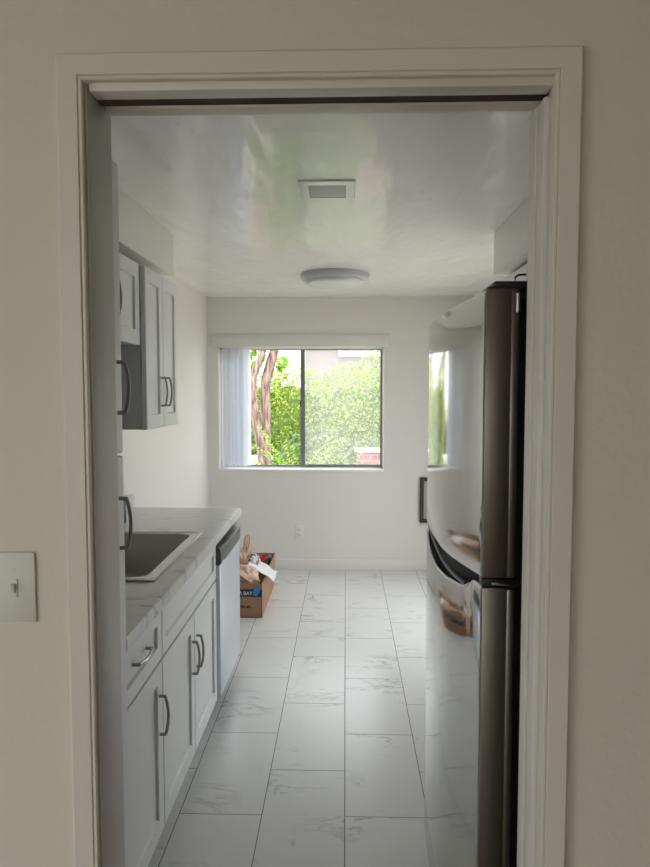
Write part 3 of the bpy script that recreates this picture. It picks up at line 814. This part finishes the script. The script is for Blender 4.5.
# ------------------------------------------------------------------ outdoors
struct('ground', MB().box(-30, 30, YD + .16, 60, -.3, -.05), M['bounce_ground'], smooth=0)
struct('ground_right', MB().box(2.4, 30, -30, YD + .16, -.3, -.05), M['bounce_ground'], smooth=0)
struct('ground_garden', MB().box(XR + .12, 2.4, Y0 + .2, YD + .16, -.3, -.05), M['bounce_ground'], smooth=0)
struct('ground_back', MB().box(-2.4, 2.4, -30, -3.4, -.3, -.05), M['bounce_ground'], smooth=0)
struct('ground_side', MB().box(-30, -2.4, -30, YD + .16, -.3, -.05), M['bounce_ground'], smooth=0)

def leaves(mb, n, pos, size, ln=1.9):
    for _ in range(n):
        p, nrm = pos(); s = size * random.uniform(.6, 1.3)
        d = (Vector(nrm) * .7 + Vector((random.gauss(0, 1), random.gauss(0, 1), random.gauss(0, 1))) * .75)
        if d.length < .01: continue
        d.normalize(); a = d.orthogonal().normalized(); a.rotate(Matrix.Rotation(random.uniform(0, 6.28), 3, d)); b = d.cross(a)
        L = s * ln; q = [p - a * L * .5, p + b * s * .5 + d * s * .08, p + a * L * .5, p - b * s * .5 + d * s * .08]
        v = [mb.bm.verts.new(x) for x in q]; mb.bm.faces.new((v[0], v[1], v[2])); mb.bm.faces.new((v[0], v[2], v[3]))

def ellips(blobs):
    wts = [b[1][0] * b[1][2] for b in blobs]
    def pos():
        (cx, cy, cz), (rx, ry, rz) = random.choices(blobs, wts)[0]
        while True:
            v = Vector((random.gauss(0, 1), random.gauss(0, 1), random.gauss(0, 1))).normalized()
            if v.y < .35: break
        r = random.uniform(.80, 1.06)
        p = Vector((cx + v.x * rx * r, cy + v.y * ry * r, cz + v.z * rz * r)); p.z = max(p.z, -.03)
        return p, v
    return pos
def shrub(name, label, cat, loc, blobs, n, size, leafm, core=True, ln=1.9):
    t = thing(name, label, cat, loc)
    m = MB(); leaves(m, n, ellips(blobs), size, ln); m.build('foliage', leafm, t, smooth=0)
    if core:
        m = MB()
        for c, r in blobs:
            tt = bmesh.new(); bmesh.ops.create_icosphere(tt, subdivisions=3, radius=.72)
            for v in tt.verts:
                k = 1 + .15 * noise.noise(v.co * 3)
                v.co = Vector((c[0] + v.co.x * r[0] * k, c[1] + v.co.y * r[1] * k, max(-.06, c[2] + v.co.z * r[2] * k)))
            m.merge(tt)
        m.build('shade_core', M['hedgecore'], t)  # solid core; its dark colour reads as shade between the leaves
    return t
shrub('hedge', 'large yellow-green hedge filling the view beyond the window', 'hedge', (0, 10.2, -.05),
      [((-1.25, 10.6, .8), (.75, .7, 1.08)), ((-.75, 10.4, .78), (.75, .8, 1.14)), ((0.1, 10.3, .75), (.85, .9, 1.18)), ((.75, 10.3, .85), (.8, .9, 1.42)), ((1.3, 10.4, .85), (.9, .9, 1.6)), ((.4, 10.0, .4), (1.2, .8, .9)), ((-.5, 10.0, .3), (.8, .7, .8))],
      46000, .028, M['hedge'])
shrub('low_shrub', 'dull green low shrub behind the left of the tree trunk', 'shrub', (-1.6, 9.1, -.05),
      [((-1.55, 9.1, .45), (.62, .35, .66)), ((-2.2, 9.15, .4), (.6, .35, .6))], 3500, .045, M['dull'])
shrub('spreading_shrub', 'grey-green shrub low between the fern and the brick wall', 'shrub', (-.3, 8.9, -.05),
      [((-.35, 8.9, .35), (.62, .45, .72)), ((.25, 9.0, .3), (.5, .4, .62))], 4500, .04, M['dull'])

# feathery bush at the foot of the tree: arching fronds with narrow leaflets
def frondbush(name, label, base, n, L, leafm, seed, zb=.3):
    random.seed(seed); t = thing(name, label, 'shrub', base); m = MB(); st = MB()
    for i in range(n):
        az = random.uniform(0, 6.283); el = random.uniform(.35, 1.25); l = L * random.uniform(.6, 1.1)
        p = Vector(base) + Vector((random.gauss(0, .08), random.gauss(0, .06), random.uniform(.02, zb)))
        d = Vector((math.cos(az) * math.cos(el), math.sin(az) * math.cos(el) * .7, math.sin(el)))
        pts = []
        for k in range(11):
            pts.append(p.copy()); p = p + d * l / 10; d.z -= .085; d.normalize()
        st.tube(pts, [.006 - .0004 * k for k in range(11)], 5, up=Vector((.31, .95, .05)))
        for k in range(2, 11):
            dd = (pts[k] - pts[k - 1]).normalized(); sd = dd.cross(Vector((0, 0, 1))).normalized()
            for s in (-1, 1):
                for off in (0, .5):
                    q = pts[k - 1].lerp(pts[k], off); ax = (sd * s + dd * .7 + Vector((0, 0, random.uniform(-.35, .25)))).normalized()
                    ll = .085 * random.uniform(.7, 1.2); wd = ax.cross(Vector((0, 0, 1))).normalized() * .011
                    v = [m.bm.verts.new(x) for x in (q, q + ax * ll * .45 + wd, q + ax * ll, q + ax * ll * .45 - wd)]
                    m.bm.faces.new(v)
    m.build('foliage', leafm, t, smooth=0); st.build('stems', M['bark'], t)
frondbush('feathery_shrub', 'bright green feathery shrub growing against the tree trunk', (-.50, 7.45, -.05), 70, .85, M['fern'], 5, .5)
frondbush('feathery_shrub', 'green feathery shrub low in front of the hazy right window pane', (-.10, 7.50, -.05), 60, .75, M['fern'], 11, .38)

random.seed(21)
t = thing('forked_tree', 'rough brown tree with two twisting stems outside the left window pane', 'tree', (-.9, 7.9, -.05))
def stem(pts, r0, r1, seed):
    P = []
    for a, b in zip(pts, pts[1:]):
        for k in range(6): P.append(Vector(a).lerp(Vector(b), k / 6))
    P.append(Vector(pts[-1]))
    # smooth the corners
    for _ in range(4): P = [P[0]] + [(P[i - 1] + P[i] * 2 + P[i + 1]) / 4 for i in range(1, len(P) - 1)] + [P[-1]]
    n = len(P); m = MB(); m.tube(P, [r0 + (r1 - r0) * i / (n - 1) for i in range(n)], 18, wob=.35, up=Vector((0, 1, 0)))
    return m
stem([(-.885, 7.9, -.08), (-.905, 7.9, .45), (-.925, 7.9, .80), (-.94, 7.9, 1.05)], .088, .066, 1).build('trunk', M['bark'], t, smooth=60)
stem([(-.955, 7.9, .84), (-1.00, 7.87, 1.10), (-1.028, 7.85, 1.30), (-1.05, 7.85, 1.50), (-1.05, 7.85, 1.66), (-1.00, 7.85, 1.84), (-.91, 7.86, 2.05), (-.80, 7.9, 2.4), (-.72, 7.9, 3.2)], .046, .036, 2).build('stem', M['bark'], t, smooth=60)
stem([(-.92, 7.93, .84), (-.915, 7.97, 1.10), (-.928, 7.98, 1.35), (-.922, 7.98, 1.62), (-.87, 7.98, 1.84), (-.80, 7.98, 2.05), (-.70, 7.98, 2.5), (-.62, 7.98, 3.2)], .058, .048, 3).build('stem', M['bark'], t, smooth=60)
stem([(-1.05, 7.86, 1.60), (-1.12, 7.9, 1.9), (-1.2, 7.9, 2.4)], .028, .018, 4).build('branch', M['bark'], t, smooth=60)
m = MB()
for c, r, n in (((-1.08, 8.1, 1.95), (.13, .15, .15), 130), ((-.735, 8.05, 1.86), (.06, .08, .07), 45), ((-1.2, 8.2, 2.6), (.6, .5, .5), 900), ((-.6, 8.2, 2.9), (.7, .5, .5), 1000)):
    leaves(m, n, ellips([(c, r)]), .05, 1.9)
m.build('leaves', M['fern'], t, smooth=0)

t = thing('brick_wall', 'low red brick wall with white cap at the lower right of the window view', 'garden wall', (.9, 8.32, -.05))
MB().box(.135, 2.6, 8.22, 8.42, -.06, .822).build('brickwork', M['brick'], t, smooth=0)
m = MB()
for i in range(12): m.box(.11 + .21 * i, .11 + .21 * i + .206, 8.19, 8.45, .822, .855, .006)
m.build('cap', M['cap'], t)
t = thing('garden_wall', 'low white wall beyond the window, left of the tree trunk', 'garden wall', (-1.9, 8.3, -.05))
MB().box(-3.2, -.90, 8.2, 8.4, -.06, .72).build('wall_body', M['cap'], t, smooth=0); MB().box(-3.22, -.88, 8.17, 8.43, .72, .765, .006).build('coping', M['cap'], t)

t = thing('neighbouring_building', 'pinkish stucco building with a white-trimmed window rising behind the hedge', 'building', (2.5, 17, -.05))
MB().box(-.92, 7, 16, 20, -.06, 3.6).build('walls', M['stucco'], t, smooth=0)
MB().box(-1.2, 7.3, 15.6, 20.3, 3.6, 3.8, .02).build('roof', M['cap'], t)
wf = MB(); wf.box(-.16, 1.5, 15.93, 16.0, 2.33, 2.42); wf.box(-.16, 1.5, 15.93, 16.0, 3.25, 3.34); wf.box(-.16, -.08, 15.93, 16, 2.42, 3.25); wf.box(1.42, 1.5, 15.93, 16, 2.42, 3.25); wf.box(.64, .70, 15.94, 16, 2.42, 3.25)
wf = wf.build('window', M['cap'], t)
MB().box(-.08, 1.42, 15.97, 15.99, 2.42, 3.25).build('pane', simple('far_glass', (.25, .26, .28), .1), wf, smooth=0)

# ------------------------------------------------------------------ light
w = bpy.data.worlds.new('sky'); sc.world = w; w.use_nodes = True
nt = w.node_tree; bg = nt.nodes['Background']
bg.inputs['Color'].default_value = (.93, .965, 1.0, 1); bg.inputs['Strength'].default_value = 1.0
sun = bpy.data.lights.new('sun', 'SUN'); sun.energy = 1.0; sun.angle = .03; sun.color = (1, .95, .86)
so = bpy.data.objects.new('sun', sun); C.objects.link(so)
so.rotation_euler = (math.radians(30), 0, 0)      # high sun from behind the house
def portal(name, loc, rot, sx, sy):
    l = bpy.data.lights.new(name, 'AREA'); l.shape = 'RECTANGLE'; l.size = sx; l.size_y = sy; l.cycles.is_portal = True
    o = bpy.data.objects.new(name, l); C.objects.link(o); o.location = loc; o.rotation_euler = rot
portal('window_portal', ((WX0 + WX1) / 2, YD + .2, (WZ0 + WZ1) / 2), (-math.pi / 2, 0, 0), WX1 - WX0, WZ1 - WZ0)
portal('added_door_portal', (XR + .15, (GY0 + GY1) / 2, GZ1 / 2), (0, math.pi / 2, 0), GZ1, GY1 - GY0)
portal('back_window_portal', ((BX_0 + BX_1) / 2, -3.42, (BZ_0 + BZ_1) / 2), (math.pi / 2, 0, 0), BX_1 - BX_0, BZ_1 - BZ_0)
portal('front_window_portal', (-2.41, (FY0 + FY1) / 2, (FZ0 + FZ1) / 2), (0, -math.pi / 2, 0), FZ1 - FZ0, FY1 - FY0)

# ------------------------------------------------------------------ camera
cam = bpy.data.cameras.new('camera'); co = bpy.data.objects.new('camera', cam); C.objects.link(co)
co.location = (0, 0, 1.56); co.rotation_euler = (math.pi / 2 - math.radians(3.59), 0, math.radians(1.69))
cam.sensor_fit = 'HORIZONTAL'; cam.sensor_width = 36; cam.lens = 694 / 650 * 36; cam.clip_start = .02; cam.clip_end = 200
sc.camera = co
vs = sc.view_settings; vs.view_transform = 'Standard'; vs.look = 'None'; vs.gamma = 1; vs.use_curve_mapping = False
vs.exposure = 2.0
sc.cycles.max_bounces = 14; sc.cycles.diffuse_bounces = 8; sc.cycles.glossy_bounces = 6; sc.cycles.transparent_max_bounces = 16
sc.cycles.sample_clamp_indirect = 8
